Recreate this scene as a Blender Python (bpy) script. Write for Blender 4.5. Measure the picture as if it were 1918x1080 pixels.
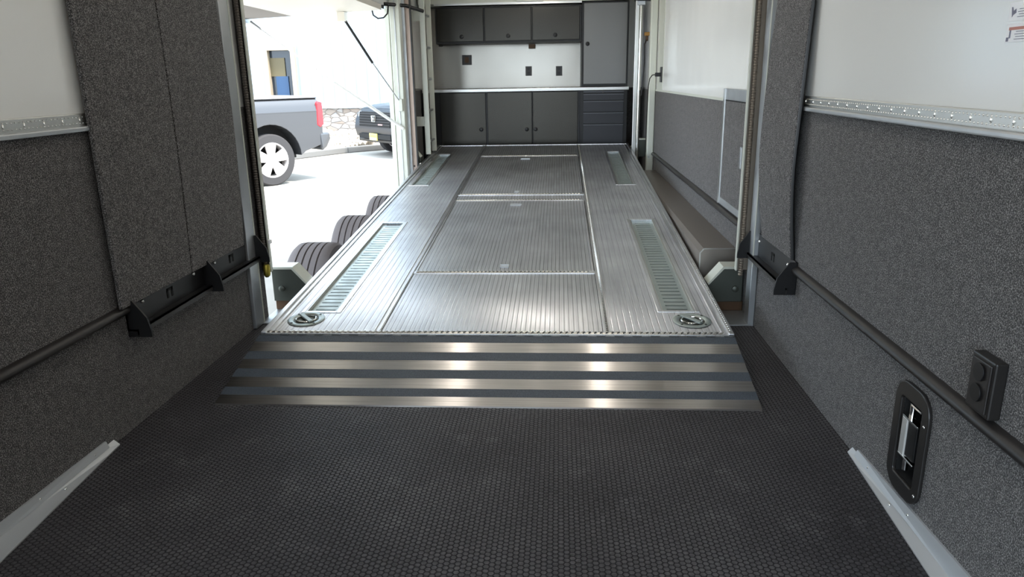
import bpy, bmesh, math, random
from mathutils import Vector, Matrix
random.seed(7)
for o in list(bpy.data.objects): bpy.data.objects.remove(o)
SC = bpy.context.scene
COL = SC.collection
PI = math.pi
# ------------------------------------------------------------------ camera
cam_d = bpy.data.cameras.new('camera'); cam = bpy.data.objects.new('camera', cam_d); COL.objects.link(cam)
SC.camera = cam
pit, yaw, roll = .2807, -.0664, -.0176
cy, sy, cp, sp = math.cos(yaw), math.sin(yaw), math.cos(pit), math.sin(pit)
fw = Vector((sy*cp, cy*cp, -sp)); rt = Vector((cy, -sy, 0)); up = rt.cross(fw)
c_, s_ = math.cos(roll), math.sin(roll)
R_ = c_*rt + s_*up; U_ = -s_*rt + c_*up
cam.matrix_world = Matrix(((R_.x, U_.x, -fw.x, .2828), (R_.y, U_.y, -fw.y, 0), (R_.z, U_.z, -fw.z, 1.1782), (0, 0, 0, 1)))
cam_d.sensor_width = 36; cam_d.lens = 1368.3/1918*36; cam_d.clip_start = .02
# ------------------------------------------------------------------ sky, sun, exposure
SC.view_settings.view_transform = 'Standard'; SC.view_settings.look = 'None'
SC.view_settings.exposure = 0.55; SC.view_settings.gamma = 1.0; SC.view_settings.use_curve_mapping = False
SKY = 4.6
w = bpy.data.worlds.new('sky'); SC.world = w; w.use_nodes = True
bg = w.node_tree.nodes['Background']; bg.inputs[0].default_value = (.74, .87, 1, 1); bg.inputs[1].default_value = SKY
sd = bpy.data.lights.new('sun', 'SUN'); sd.energy = 9.0; sd.angle = math.radians(8); sd.color = (1, .93, .84)
sun = bpy.data.objects.new('sun', sd); COL.objects.link(sun)
sun.rotation_euler = Vector((-.45, .25, -1)).to_track_quat('-Z', 'Y').to_euler()
LAMP = 120.0      # ceiling dome lamps
STRIP = 3.3     # long ceiling strip lamps

# ------------------------------------------------------------------ materials
def lin(c):
    return tuple(((v/255)/12.92 if v/255 <= .04045 else ((v/255+.055)/1.055)**2.4) for v in c)+(1,)
def mat(name, col, rough=.5, metal=0, spec=.5, **k):
    m = bpy.data.materials.new(name); m.use_nodes = True
    b = m.node_tree.nodes['Principled BSDF']
    b.inputs['Base Color'].default_value = lin(col); b.inputs['Roughness'].default_value = rough
    b.inputs['Metallic'].default_value = metal; b.inputs['Specular IOR Level'].default_value = spec
    if k.get('emit'):
        b.inputs['Emission Color'].default_value = lin(k.get('ecol', (255, 255, 255))); b.inputs['Emission Strength'].default_value = k['emit']
    if k.get('coat'): b.inputs['Coat Weight'].default_value = k['coat']
    return m
class NT:
    def __init__(s, m): s.m = m; s.t = m.node_tree; s.b = s.t.nodes['Principled BSDF']
    def n(s, ty, **kw):
        x = s.t.nodes.new(ty)
        for a, v in kw.items(): setattr(x, a, v)
        return x
    def l(s, a, b): s.t.links.new(a, b)
    def math(s, op, a, b=None, c=None):
        x = s.n('ShaderNodeMath', operation=op)
        for i, v in enumerate((a, b, c)):
            if v is None: continue
            if isinstance(v, (int, float)): x.inputs[i].default_value = v
            else: s.l(v, x.inputs[i])
        return x.outputs[0]
    def noise(s, scale, detail=2, vec=None, rough=.5):
        x = s.n('ShaderNodeTexNoise'); x.inputs['Scale'].default_value = scale; x.inputs['Detail'].default_value = detail
        x.inputs['Roughness'].default_value = rough
        s.l(vec or s.obj(), x.inputs['Vector']); return x.outputs[0]
    def obj(s): return s.n('ShaderNodeTexCoord').outputs['Object']
    def map(s, scale, vec=None):
        x = s.n('ShaderNodeMapping'); x.inputs['Scale'].default_value = scale; s.l(vec or s.obj(), x.inputs[0]); return x.outputs[0]
    def ramp(s, fac, stops):
        x = s.n('ShaderNodeValToRGB'); e = x.color_ramp.elements
        while len(e) < len(stops): e.new(.5)
        for q, (p, c) in zip(e, stops): q.position = p; q.color = lin(c)
        s.l(fac, x.inputs[0]); return x.outputs[0]
    def rr(s, fac, a, b, c, d):
        x = s.n('ShaderNodeMapRange'); s.l(fac, x.inputs[0])
        for i, v in enumerate((a, b, c, d)): x.inputs[i+1].default_value = v
        return x.outputs[0]
    def bump(s, h, dist, strength=1):
        x = s.n('ShaderNodeBump'); x.inputs['Distance'].default_value = dist; x.inputs['Strength'].default_value = strength
        s.l(h, x.inputs['Height']); s.l(x.outputs[0], s.b.inputs['Normal']); return x.outputs[0]
    def xyz(s, vec=None):
        x = s.n('ShaderNodeSeparateXYZ'); s.l(vec or s.obj(), x.inputs[0]); return x.outputs

def carpet(name, lo, mid, hi):
    m = mat(name, mid, .95, 0, .1); t = NT(m)
    a = t.noise(290, 2, rough=.7); b = t.noise(40, 2)
    f = t.math('ADD', a, t.math('MULTIPLY', t.math('SUBTRACT', b, .5), .12))
    t.l(t.ramp(f, [(.34, lo), (.5, mid), (.66, hi)]), t.b.inputs['Base Color'])
    t.bump(a, .004, .8)
    t.b.inputs['Sheen Weight'].default_value = .15; t.b.inputs['Sheen Roughness'].default_value = .6
    return m
M = {}
M['carpet'] = carpet('grey_carpet', (22, 22, 23), (69, 67, 66), (158, 155, 153))
M['white'] = mat('white_panel', (236, 236, 232), .16, 0, .5)
t = NT(M['white']); t.bump(t.noise(2.2, 1), .012, .5)
M['ceil'] = mat('ceiling_panel', (225, 222, 214), .35)
M['blk'] = mat('black_powder_coat', (20, 20, 21), .42, 0, .4)
M['blk2'] = mat('black_plastic', (34, 32, 31), .38, 0, .5)
M['rail'] = mat('black_vinyl', (38, 35, 34), .42)
M['dark'] = mat('dark_void', (9, 9, 9), .9)
M['chrome'] = mat('polished_steel', (235, 235, 232), .07, 1)
M['zinc'] = mat('zinc_plate', (176, 186, 184), .4, .9)
t = NT(M['zinc']); t.l(t.rr(t.noise(14, 3), .3, .7, .34, .5), t.b.inputs['Roughness'])
M['galv'] = mat('galvanised_steel', (182, 185, 187), .36, .85)
t = NT(M['galv']); t.l(t.rr(t.noise(9, 3), .3, .7, .3, .5), t.b.inputs['Roughness'])
M['cast'] = mat('zinc_green_steel', (80, 84, 78), .45, .6)
M['pale'] = mat('pale_painted_steel', (206, 208, 196), .38, .15)
M['tan'] = mat('tan_plated_steel', (190, 170, 156), .42, .5)
M['brass'] = mat('brass', (178, 160, 70), .35, .9)
M['rust'] = mat('oily_brown_steel', (88, 66, 48), .55, .5)
M['satin'] = mat('satin_aluminium', (196, 196, 192), .32, 1)
M['alu'] = mat('extruded_aluminium', (205, 204, 200), .30, 1)
t = NT(M['alu']); t.l(t.rr(t.noise(30, 3), .3, .7, .24, .42), t.b.inputs['Roughness'])

def brushed(name, col, r, an, tangent, groove=None, r2=None, mixf=.35, gcol=(214, 213, 212)):
    """two brushed metal lobes over each other; grooves are milled along y"""
    m = mat(name, col, r, 1); t = NT(m); nt = m.node_tree
    out = nt.nodes['Material Output']
    g1 = t.n('ShaderNodeBsdfAnisotropic'); g2 = t.n('ShaderNodeBsdfAnisotropic')
    tg = t.n('ShaderNodeCombineXYZ')
    for i in range(3): tg.inputs[i].default_value = tangent[i]
    mx = t.n('ShaderNodeMixShader'); mx.inputs[0].default_value = mixf
    v = t.map((2.5, 150, 1) if tangent[0] else (150, 2.5, 1))
    nz = t.noise(1, 3, v)
    big = t.noise(2.3, 3)
    colr = t.ramp(t.math('ADD', t.math('MULTIPLY', nz, .5), t.math('MULTIPLY', big, .5)), [(.3, tuple(int(q*.84) for q in col)), (.7, tuple(min(255, int(q*1.07)) for q in col))])
    nrm = None
    if groove:
        x = t.xyz()[0]
        ph = t.math('FRACT', t.math('DIVIDE', x, groove))
        d = t.math('ABSOLUTE', t.math('SUBTRACT', ph, .5))
        line = t.rr(d, .0, .09, 0, 1)
        mxc = t.n('ShaderNodeMixRGB', blend_type='MULTIPLY'); mxc.inputs[0].default_value = 1
        t.l(colr, mxc.inputs[1]); t.l(t.ramp(line, [(0, gcol), (1, (255, 255, 255))]), mxc.inputs[2])
        colr = mxc.outputs[0]
        nrm = t.bump(line, .0012, .5)
    for g, rr_, a in ((g1, r, an), (g2, r2 or r*1.6, an*.45)):
        t.l(colr, g.inputs['Color']); g.inputs['Anisotropy'].default_value = a
        g.inputs['Roughness'].default_value = rr_
        t.l(tg.outputs[0], g.inputs['Tangent'])
        if nrm: t.l(nrm, g.inputs['Normal'])
    t.l(g1.outputs[0], mx.inputs[1]); t.l(g2.outputs[0], mx.inputs[2]); t.l(mx.outputs[0], out.inputs[0])
    return m
M['deck'] = brushed('deck_aluminium', (232, 233, 236), .23, .70, (0, 1, 0), .0295, .64, .5)
M['plank'] = brushed('deck_plank_aluminium', (222, 223, 225), .25, .68, (0, 1, 0), .0212, .64, .5, (150, 149, 147))
M['deck_plain'] = brushed('deck_edge_aluminium', (232, 233, 235), .28, .5, (0, 1, 0), None, .4, .5)
M['ramp'] = brushed('ramp_aluminium', (216, 211, 205), .22, .66, (1, 0, 0), None, .34, .35)
M['tape'] = mat('grip_tape', (62, 70, 79), .55, 0, .55)
t = NT(M['tape']); a = t.noise(420, 2); t.l(t.ramp(a, [(.3, (44, 52, 60)), (.7, (84, 92, 102))]), t.b.inputs['Base Color']); t.bump(a, .001, .6)
M['box'] = mat('wheel_box_aluminium', (150, 142, 134), .42, .8)
M['bead'] = mat('trim_bead_aluminium', (214, 212, 206), .25, 1)
M['door'] = mat('gunmetal_cabinet_panel', (50, 48, 43), .24, .7)
t = NT(M['door']); t.bump(t.noise(1.6, 1), .01, .35)
M['door2'] = mat('grey_cabinet_panel', (112, 112, 110), .36, .5)
M['drawer'] = mat('black_drawer_front', (38, 39, 44), .4, .2)
M['splash'] = mat('backsplash_aluminium', (142, 138, 130), .2, .7)
t = NT(M['splash']); t.bump(t.noise(1.8, 1), .012, .4)
M['pull'] = mat('grey_drawer_pull', (84, 85, 90), .4, .4)
M['rubber'] = mat('tyre_rubber', (104, 98, 98), .85, 0, .2)
M['vrubber'] = mat('vehicle_tyre_rubber', (58, 57, 58), .85, 0, .2)
M['alloy'] = mat('alloy_wheel', (225, 220, 218), .35, .6)
M['paint'] = mat('grey_metallic_paint', (66, 67, 70), .3, .45, .5, coat=.6)
M['suvpaint'] = mat('dark_grey_paint', (34, 37, 44), .35, .3, .5, coat=.3)
M['vglass'] = mat('vehicle_glass', (28, 34, 40), .05, 0, .8)
M['red'] = mat('red_tail_lens', (226, 40, 48), .2, 0, .6)
M['arch'] = mat('black_wheel_arch', (10, 10, 11), .8)
M['concrete'] = mat('concrete_paving', (150, 146, 138), .9)
t = NT(M['concrete']); t.l(t.ramp(t.noise(.9, 5), [(.3, (140, 135, 128)), (.7, (166, 162, 154))]), t.b.inputs['Base Color'])
M['siding'] = mat('white_metal_siding', (150, 166, 178), .5)
M['ply'] = mat('cream_door_panel', (240, 234, 222), .4)
M['glass2'] = mat('dark_door_glass', (34, 42, 50), .1, 0, .5)

# hexagonal coin rubber floor
m = mat('coin_rubber', (40, 38, 40), .6, 0, .35); M['floor'] = m; t = NT(m)
xo, yo, zo = t.xyz()
def cell(off):
    a = t.math('SUBTRACT', t.math('FRACT', t.math('ADD', t.math('DIVIDE', xo, .0290), off)), .5)
    b = t.math('SUBTRACT', t.math('FRACT', t.math('ADD', t.math('DIVIDE', yo, .0167), off)), .5)
    a = t.math('ABSOLUTE', t.math('MULTIPLY', a, .0290)); b = t.math('ABSOLUTE', t.math('MULTIPLY', b, .0167))
    return t.math('MAXIMUM', b, t.math('ADD', t.math('MULTIPLY', a, .866), t.math('MULTIPLY', b, .5)))
d = t.math('MINIMUM', cell(0.0), cell(.5))
h = t.rr(d, .0058, .0078, 1, 0)
n1 = t.noise(2.0, 4); n2 = t.noise(600, 2); n3 = t.noise(7, 4, rough=.65)
n4 = t.noise(95, 0)
mk = t.math('MULTIPLY', h, t.math('ADD', t.math('MULTIPLY', t.rr(n1, .35, .75, 0, .45), 1), t.math('ADD', t.rr(n3, .58, .75, 0, .55), t.rr(n4, .3, .7, 0.1, .45))))
t.l(t.ramp(mk, [(0, (24, 22, 25)), (.35, (62, 60, 63)), (1, (98, 97, 98))]), t.b.inputs['Base Color'])
t.l(t.rr(h, 0, 1, .8, .48), t.b.inputs['Roughness'])
t.bump(t.math('ADD', h, t.math('MULTIPLY', n2, .08)), .0016, .9)

def stone_mat(name, sc, cols):
    m = mat(name, cols[1], .9); t = NT(m)
    v = t.n('ShaderNodeTexVoronoi'); v.inputs['Scale'].default_value = 1; t.l(t.map(sc), v.inputs['Vector'])
    v2 = t.n('ShaderNodeTexVoronoi', feature='DISTANCE_TO_EDGE'); v2.inputs['Scale'].default_value = 1; t.l(t.map(sc), v2.inputs['Vector'])
    x = t.n('ShaderNodeSeparateColor'); t.l(v.outputs['Color'], x.inputs[0])
    e = t.rr(v2.outputs['Distance'], 0, .08, 0, 1)
    mx = t.n('ShaderNodeMixRGB'); t.l(e, mx.inputs[0]); mx.inputs[1].default_value = lin((104, 96, 90))
    t.l(t.ramp(x.outputs[0], [(0, cols[0]), (.5, cols[1]), (1, cols[2])]), mx.inputs[2])
    t.l(mx.outputs[0], t.b.inputs['Base Color']); t.bump(e, .02, .6); return m
M['stone'] = stone_mat('stone_veneer', (4.2, 4.2, 8.5), ((132, 120, 110), (158, 150, 142), (140, 138, 136)))
M['rock'] = mat('pale_river_rock', (150, 142, 130), .85)
M['granite'] = mat('granite_curb', (104, 104, 103), .85)

# ------------------------------------------------------------------ geometry helpers
class MB:
    def __init__(s): s.bm = bmesh.new()
    def box(s, x0, x1, y0, y1, z0, z1):
        v = [s.bm.verts.new((x, y, z)) for x in (x0, x1) for y in (y0, y1) for z in (z0, z1)]
        for f in ((0, 1, 3, 2), (4, 6, 7, 5), (0, 4, 5, 1), (2, 3, 7, 6), (0, 2, 6, 4), (1, 5, 7, 3)): s.bm.faces.new([v[i] for i in f])
        return s
    def hexa(s, p):   # 8 points: bottom 4 ccw, top 4 ccw
        v = [s.bm.verts.new(q) for q in p]
        for f in ((0, 3, 2, 1), (4, 5, 6, 7), (0, 1, 5, 4), (1, 2, 6, 5), (2, 3, 7, 6), (3, 0, 4, 7)): s.bm.faces.new([v[i] for i in f])
        return s
    def prism(s, pts, vec):   # closed polygon of 3-D points swept by vec
        vec = Vector(vec); a = [s.bm.verts.new(p) for p in pts]; b = [s.bm.verts.new(Vector(p)+vec) for p in pts]
        s.bm.faces.new(a[::-1]); s.bm.faces.new(b); n = len(pts)
        for i in range(n): s.bm.faces.new((a[i], a[(i+1) % n], b[(i+1) % n], b[i]))
        return s
    def tube(s, pts, r, n=12, cap=True):
        pts = [Vector(p) for p in pts]; rings = []
        for i, p in enumerate(pts):
            d = (pts[min(i+1, len(pts)-1)]-pts[max(i-1, 0)]).normalized()
            u = d.orthogonal().normalized() if i == 0 else (u-d*u.dot(d)).normalized()
            w_ = d.cross(u); rr = r[i] if isinstance(r, (list, tuple)) else r
            rings.append([s.bm.verts.new(p+rr*(math.cos(2*PI*k/n)*u+math.sin(2*PI*k/n)*w_)) for k in range(n)])
        for a, b in zip(rings, rings[1:]):
            for k in range(n): s.bm.faces.new((a[k], a[(k+1) % n], b[(k+1) % n], b[k]))
        if cap: s.bm.faces.new(rings[0][::-1]); s.bm.faces.new(rings[-1])
        return s
    def lathe(s, prof, c, ax, n=48, closed=False):   # prof: (radius, offset along axis)
        ax = Vector(ax).normalized(); u = ax.orthogonal().normalized(); w_ = ax.cross(u); c = Vector(c); rings = []
        for r, h in prof:
            rings.append([s.bm.verts.new(c+ax*h+r*(math.cos(2*PI*k/n)*u+math.sin(2*PI*k/n)*w_)) for k in range(n)])
        pr = list(zip(rings, rings[1:]))
        if closed: pr.append((rings[-1], rings[0]))
        for a, b in pr:
            for k in range(n): s.bm.faces.new((a[k], a[(k+1) % n], b[(k+1) % n], b[k]))
        if not closed:
            s.bm.faces.new(rings[0][::-1]); s.bm.faces.new(rings[-1])
        return s
    def blob(s, c, r, sub=1, rot=None):
        mt = Matrix.Translation(c) @ (rot.to_matrix().to_4x4() if rot else Matrix()) @ Matrix.Diagonal((r[0], r[1], r[2], 1))
        bmesh.ops.create_icosphere(s.bm, subdivisions=sub, radius=1, matrix=mt); return s
    def build(s, name, m, parent=None, bevel=0, seg=2, smooth=False, M_=None):
        bmesh.ops.recalc_face_normals(s.bm, faces=s.bm.faces)
        if M_ is not None: s.bm.transform(M_)
        me = bpy.data.meshes.new(name); s.bm.to_mesh(me); s.bm.free()
        me.materials.append(m)
        o = bpy.data.objects.new(name, me); COL.objects.link(o)
        if parent: o.parent = parent
        if smooth:
            for p in me.polygons: p.use_smooth = True
            me.set_sharp_from_angle(angle=math.radians(38))
        if bevel:
            b = o.modifiers.new('b', 'BEVEL'); b.width = bevel; b.segments = seg; b.limit_method = 'ANGLE'; b.angle_limit = math.radians(40); b.harden_normals = False
        return o
def B(*a): return MB().box(*a)
def tag(o, label, cat, group=None, kind=None):
    o['label'] = label; o['category'] = cat
    if group: o['group'] = group
    if kind: o['kind'] = kind
    return o
def struct(o, label=None, cat=None):
    o['kind'] = 'structure'
    if label: o['label'] = label
    if cat: o['category'] = cat
    return o
def empty(name, loc, label, cat, group=None, rz=0):
    o = bpy.data.objects.new(name, None); COL.objects.link(o); o.location = loc; o.rotation_euler = (0, 0, rz); o.empty_display_size = .1
    tag(o, label, cat, group); return o
def build_at(mb, name, m, parent, **k):
    """mesh coordinates given in world space, parent an unrotated Empty"""
    mb.bm.transform(Matrix.Translation(-Vector(parent.location)))
    return mb.build(name, m, parent, **k)
W = 1.23; HC = 2.2; YB = -.9; YF = 8.72

# ------------------------------------------------------------------ setting: trailer shell
fl = struct(B(-W, W, YB, YF, -.05, 0).build('floor', M['floor']), 'black coin-pattern rubber floor of the trailer', 'floor')
struct(B(-W-.06, W+.06, YB, YF+.06, HC, HC+.05).build('ceiling', M['ceil']), 'white trailer ceiling above the deck', 'ceiling')
ce = bpy.data.objects['ceiling']
for x in (-1.0, 1.0):
    B(x-.05, x+.05, YB, YF, HC-.06, HC).build('ceiling_track', M['blk'], ce)
# left wall: rear section, header over the opening, front section
wl = struct(B(-W-.06, -W, YB, 3.54, 1.066, HC).build('wall_left', M['white']), 'left trailer wall, white above and carpeted below', 'wall')
B(-W-.06, -W, 3.54, 6.92, 1.80, HC).build('door_header', M['white'], wl)
B(-W-.045, -W, 6.92, YF, 1.066, HC).build('front_panel', M['white'], wl)
B(-W-.06, -W+.002, YB, 3.54, -.05, 1.066).build('carpet_panel', M['carpet'], wl)
B(-W-.045, -W+.002, 6.92, YF, -.05, 1.066).build('carpet_panel', M['carpet'], wl)
B(-W, -W+.006, 6.92, 8.2, 1.062, 1.085).build('panel_trim', M['satin'], wl)
# right wall with a rectangular pocket for the wall latch
wr = struct(B(W, W+.06, YB, YF, 1.035, HC).build('wall_right', M['white']), 'right trailer wall, white above and grey carpet below', 'wall')
cpt = MB()
for a in ((YB, 1.775, -.05, 1.035), (1.895, YF, -.05, 1.035), (1.775, 1.895, -.05, .10), (1.775, 1.895, .335, 1.035)):
    cpt.box(W-.002, W+.06, a[0], a[1], a[2], a[3])
cpt.build('carpet_panel', M['carpet'], wr)
B(W-.006, W, 3.6, 7.6, 1.03, 1.045).build('panel_trim', M['pale'], wr)
B(W-.004, W-.0, 7.0, 7.35, 1.045, HC).build('seam_strip', M['pale'], wr)
# front wall
wf = struct(B(-W, W, YF, YF+.06, 1.05, HC).build('wall_front', M['white']), 'front trailer wall behind the cabinets', 'wall')
B(-W, W, YF, YF+.06, -.05, 1.05).build('carpet_panel', M['carpet'], wf)

# bead strip trims along the walls (visible aluminium belt)
def belt(name, sx, y0, y1, label):
    r = struct(empty(name, (sx*W, y0, 1.04), label, 'trim')); 
    x0, x1 = (W-.012, W) if sx > 0 else (-W, -W+.012)
    build_at(B(x0, x1, y0, y1, 1.052, 1.093), 'belt_strip', M['satin'], r, bevel=.003)
    x2 = x0-.012 if sx > 0 else x1+.012
    build_at(B(min(x0, x2), max(x1, x2), y0, y1, 1.038, 1.0545), 'belt_lip', M['galv'], r, bevel=.005)
    mb = MB(); y = y0+.01; xb = x0 if sx > 0 else x1; k = 0
    while y < y1-.01:
        for z in (1.064, 1.082): mb.blob((xb, y, z), (.0026, .0045, .003), 1)
        if k % 5 == 0: mb.blob((xb, y, 1.073), (.004, .003, .007), 1)
        y += .0165; k += 1
    build_at(mb, 'bead_row', M['bead'], r, smooth=True)
belt('trim_1', -1, .6, 2.34, 'aluminium bead-patterned belt trim on the left wall')
belt('trim_2', 1, .6, 3.52, 'aluminium bead-patterned belt trim on the right wall')
# black half-round rub rails
def rub(name, sx, y0, y1, label):
    pr = []
    for k in range(9):
        a = -PI/2+PI*k/8; pr.append((sx*(W-.002-.026*math.cos(a)), y0, .425+.018*math.sin(a)))
    struct(MB().prism(pr, (0, y1-y0, 0)).build(name, M['rail'], smooth=True), label, 'trim')
rub('trim_3', -1, YB, 2.34, 'black half-round rub rail on the left carpeted wall')
rub('trim_4', 1, YB, 2.86, 'black half-round rub rail on the right wall, nearer the viewer')
rub('trim_5', 1, 3.58, 7.45, 'black half-round rub rail on the right wall beyond the lift post')

M['flash'] = mat('mill_finish_aluminium', (192, 195, 197), .42, .4)
# floor flashings (angle aluminium with rivets)
def flashing(sx, yt, xt, kx, zt, kz, label):
    r = empty('floor_flashing', (sx*W, yt, 0), label, 'flashing')
    y1 = -.85; L = yt-y1; cap = .16
    def xf(y): return sx*max(xt-kx*(yt-y), W-cap)
    def zf(y): return min(zt+kz*(yt-y), .085)
    ys = [yt, yt-.07, 1.5, .9, .3, y1]
    f = MB(); wv = MB()
    for a, b in zip(ys, ys[1:]):
        f.hexa([(xf(a), a, .0005), (sx*(W-.004), a, .0005), (sx*(W-.004), b, .0005), (xf(b), b, .0005),
                (xf(a), a, .004), (sx*(W-.004), a, .020), (sx*(W-.004), b, .020), (xf(b), b, .004)])
        if a < yt-.001 or True:
            za, zb = (zf(a), zf(b)); a2 = a-.045 if a == yt else a
            wv.hexa([(sx*(W-.016), a2, .015), (sx*(W-.002), a2, .015), (sx*(W-.002), b, .015), (sx*(W-.016), b, .015),
                     (sx*(W-.008), a2, zf(a2)), (sx*(W-.002), a2, zf(a2)), (sx*(W-.002), b, zb), (sx*(W-.008), b, zb)])
    build_at(f, 'floor_flange', M['flash'], r); build_at(wv, 'wall_flange', M['flash'], r)
    y = yt-.03; k = 0
    pts = [(xf(yt-.015)*.45+sx*W*.55, yt-.018, .008), (xf(yt-.04)*.35+sx*W*.65, yt-.045, .008)]
    for y in (1.86, 1.5, 1.2, .9): pts.append((xf(y)*.62+sx*W*.38, y, .011))
    for y in (2.04, 1.78, 1.45, 1.15, .85): pts.append((sx*(W-.010), y, zf(y)*.62))
    for p in pts:
        build_at(MB().blob(p, (.0045, .0045, .0045), 2), 'rivet', M['chrome'], r, smooth=True)
flashing(-1, 2.155, 1.207, .089, .036, .017, 'angled aluminium floor flashing along the left wall, bottom left corner')
flashing(1, 2.177, 1.212, .054, .033, .042, 'angled aluminium floor flashing along the right wall, bottom right corner')

# carpet cable covers (loose bowed flaps)
def bow(z, zb=.44, zt=2.18, sx=1):
    if sx < 0: return .030
    if z < .85: f = max(0, (z-zb)/(.85-zb)); return .018+.030*math.sin(f*PI/2)
    return .048-.022*min(1, (z-.85)/.7)
def flap(parent, name, sx, y0, y1, zb, e0, e1):
    zs = [zb+(2.18-zb)*i/28 for i in range(29)]; mb = MB(); th = .014; rows = []
    for z in zs:
        b = bow(z, sx=sx); xa = sx*(W-b); xb_ = sx*(W-b+th)
        ya, yb = y0+e0(z), y1+e1(z)
        rows.append([mb.bm.verts.new(p) for p in ((xa, ya, z), (xa, yb, z), (xb_, yb, z), (xb_, ya, z))])
    for a, b in zip(rows, rows[1:]):
        for k in range(4): mb.bm.faces.new((a[k], a[(k+1) % 4], b[(k+1) % 4], b[k]))
    mb.bm.faces.new(rows[0]); mb.bm.faces.new(rows[-1])
    return build_at(mb, name, M['carpet'], parent, bevel=.004)
r = empty('carpet_cover', (-W, 2.34, .44), 'tall charcoal carpet cover in two strips on the left wall, over the black brackets', 'carpet cover')
flap(r, 'carpet_strip', -1, 2.285, 2.778, .44, lambda z: 0, lambda z: .02*math.sin((z-.44)*2.5) if z < 1.7 else 0)
flap(r, 'carpet_strip', -1, 2.784, 3.270, .44, lambda z: .02*math.sin((z-.44)*2.5) if z < 1.7 else 0, lambda z: .020+.045*math.sin(min(1, max(0, (z-.44)/1.15))*PI))
r = empty('carpet_cover', (W, 2.92, .46), 'tall bowed grey carpet cover on the right wall, above the single black bracket', 'carpet cover')
flap(r, 'carpet_strip', 1, 2.90, 3.345, .46, lambda z: .01, lambda z: .05*math.sin(min(1, max(0, (z-.46)/1.1))*PI))
# black tube standing in for the shadow along the right flap's near side
mb = MB(); zs = [.46+1.72*i/28 for i in range(29)]
mb.tube([(W-bow(z)+.009, 2.905, z) for z in zs], .0085, 8)
build_at(mb, 'edge_shade', M['blk'], r, smooth=True)

# black wall brackets with angled end gussets
def bracket(sx, y0, y1, label, ends, group=None):
    r = empty('wall_bracket', (sx*W, y0, .32), label, 'bracket', group)
    X = lambda d: sx*(W-.004-d)
    def bx(d0, d1, a, b, c, d): return B(min(X(d0), X(d1)), max(X(d0), X(d1)), a, b, c, d)
    build_at(bx(0, .006, y0, y1, .352, .458), 'back_plate', M['blk'], r)
    build_at(bx(0, .040, y0, y1, .346, .353), 'bottom_flange', M['blk'], r)
    build_at(bx(.034, .040, y0, y1, .330, .353), 'lip', M['blk2'], r)
    for y in ends:
        p = [(X(0), y, .458), (X(.03), y, .458), (X(.075), y, .395), (X(.085), y, .345), (X(.085), y, .325), (X(0), y, .325)]
        build_at(MB().prism(p, (0, .008, 0)), 'gusset', M['blk'], r)
    n = .10 if y1-y0 > .5 else .08
    for y in (y0+n, y1-n):
        build_at(MB().blob((X(.007), y, .425), (.007, .008, .008), 2), 'rivet', M['chrome'], r, smooth=True)
    ym = (y0+y1)/2
    mb = MB(); mb.box(min(X(.0055), X(.0075)), max(X(.0055), X(.0075)), ym-.022, ym-.010, .385, .420); mb.box(min(X(.0055), X(.0075)), max(X(.0055), X(.0075)), ym+.010, ym+.022, .385, .420)
    mb.box(min(X(.0055), X(.0075)), max(X(.0055), X(.0075)), ym-.022, ym+.022, .412, .422)
    build_at(mb, 'slot', M['dark'], r)
bracket(-1, 2.335, 2.92, 'black wall bracket on the left, nearer the viewer, below the wide carpet strip', (2.335, 2.905))
bracket(-1, 2.93, 3.43, 'black wall bracket on the left, beside the galvanised lift post', (3.42,))
bracket(1, 2.86, 3.50, 'black wall bracket on the right wall below the bowed carpet cover', (2.862, 3.485))

# black outlet box on right wall
r = empty('outlet_box', (W, 1.49, .454), 'black surface outlet box with two round sockets on the right wall', 'outlet')
build_at(B(W-.030, W-.002, 1.488, 1.578, .452, .583), 'box_body', M['blk2'], r, bevel=.004)
build_at(B(W-.034, W-.029, 1.497, 1.569, .461, .574), 'face_plate', M['rail'], r, bevel=.003)
for z in (.548, .500):
    build_at(MB().lathe([(.0001, .0), (.019, 0), (.0205, .002), (.0205, .005), (.0001, .005)][1:4], (W-.034, 1.533, z), (-1, 0, 0), 28), 'socket_cap', M['blk'], r, smooth=True, bevel=.0008)

# recessed wall latch in the pocket
r = empty('recessed_latch', (W, 1.835, .06), 'black oblong recessed wall fitting with a chrome swing latch', 'latch')
def oblong(cy_, cz, hw, hh, rad, n=7, x=0):
    pts = []
    for (a, b, s0) in ((1, 1, 0), (-1, 1, 1), (-1, -1, 2), (1, -1, 3)):
        for k in range(n+1):
            t_ = PI/2*(s0+k/n); pts.append((x, cy_+a*(hw-rad)+rad*math.cos(t_), cz+b*(hh-rad)+rad*math.sin(t_)))
    return pts
def ring_plate(x0, x1, out, inn):
    mb = MB(); n = len(out); V = []
    for x in (x0, x1): V.append([[mb.bm.verts.new((x, p[1], p[2])) for p in q] for q in (out, inn)])
    for i in range(n):
        j = (i+1) % n
        mb.bm.faces.new((V[0][0][i], V[0][0][j], V[0][1][j], V[0][1][i])); mb.bm.faces.new((V[1][0][i], V[1][1][i], V[1][1][j], V[1][0][j]))
        mb.bm.faces.new((V[0][0][i], V[1][0][i], V[1][0][j], V[0][0][j])); mb.bm.faces.new((V[0][1][i], V[0][1][j], V[1][1][j], V[1][1][i]))
    return mb
build_at(ring_plate(W-.014, W-.003, oblong(1.835, .220, .093, .160, .062), oblong(1.835, .220, .057, .113, .010)), 'bezel', M['blk2'], r, bevel=.003)
mb = MB(); mb.box(W+.045, W+.05, 1.777, 1.893, .102, .333)
mb.box(W-.003, W+.05, 1.777, 1.781, .102, .333); mb.box(W-.003, W+.05, 1.889, 1.893, .102, .333); mb.box(W-.003, W+.05, 1.777, 1.893, .102, .106); mb.box(W-.003, W+.05, 1.777, 1.893, .329, .333)
build_at(mb, 'pocket', M['dark'], r)
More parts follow.
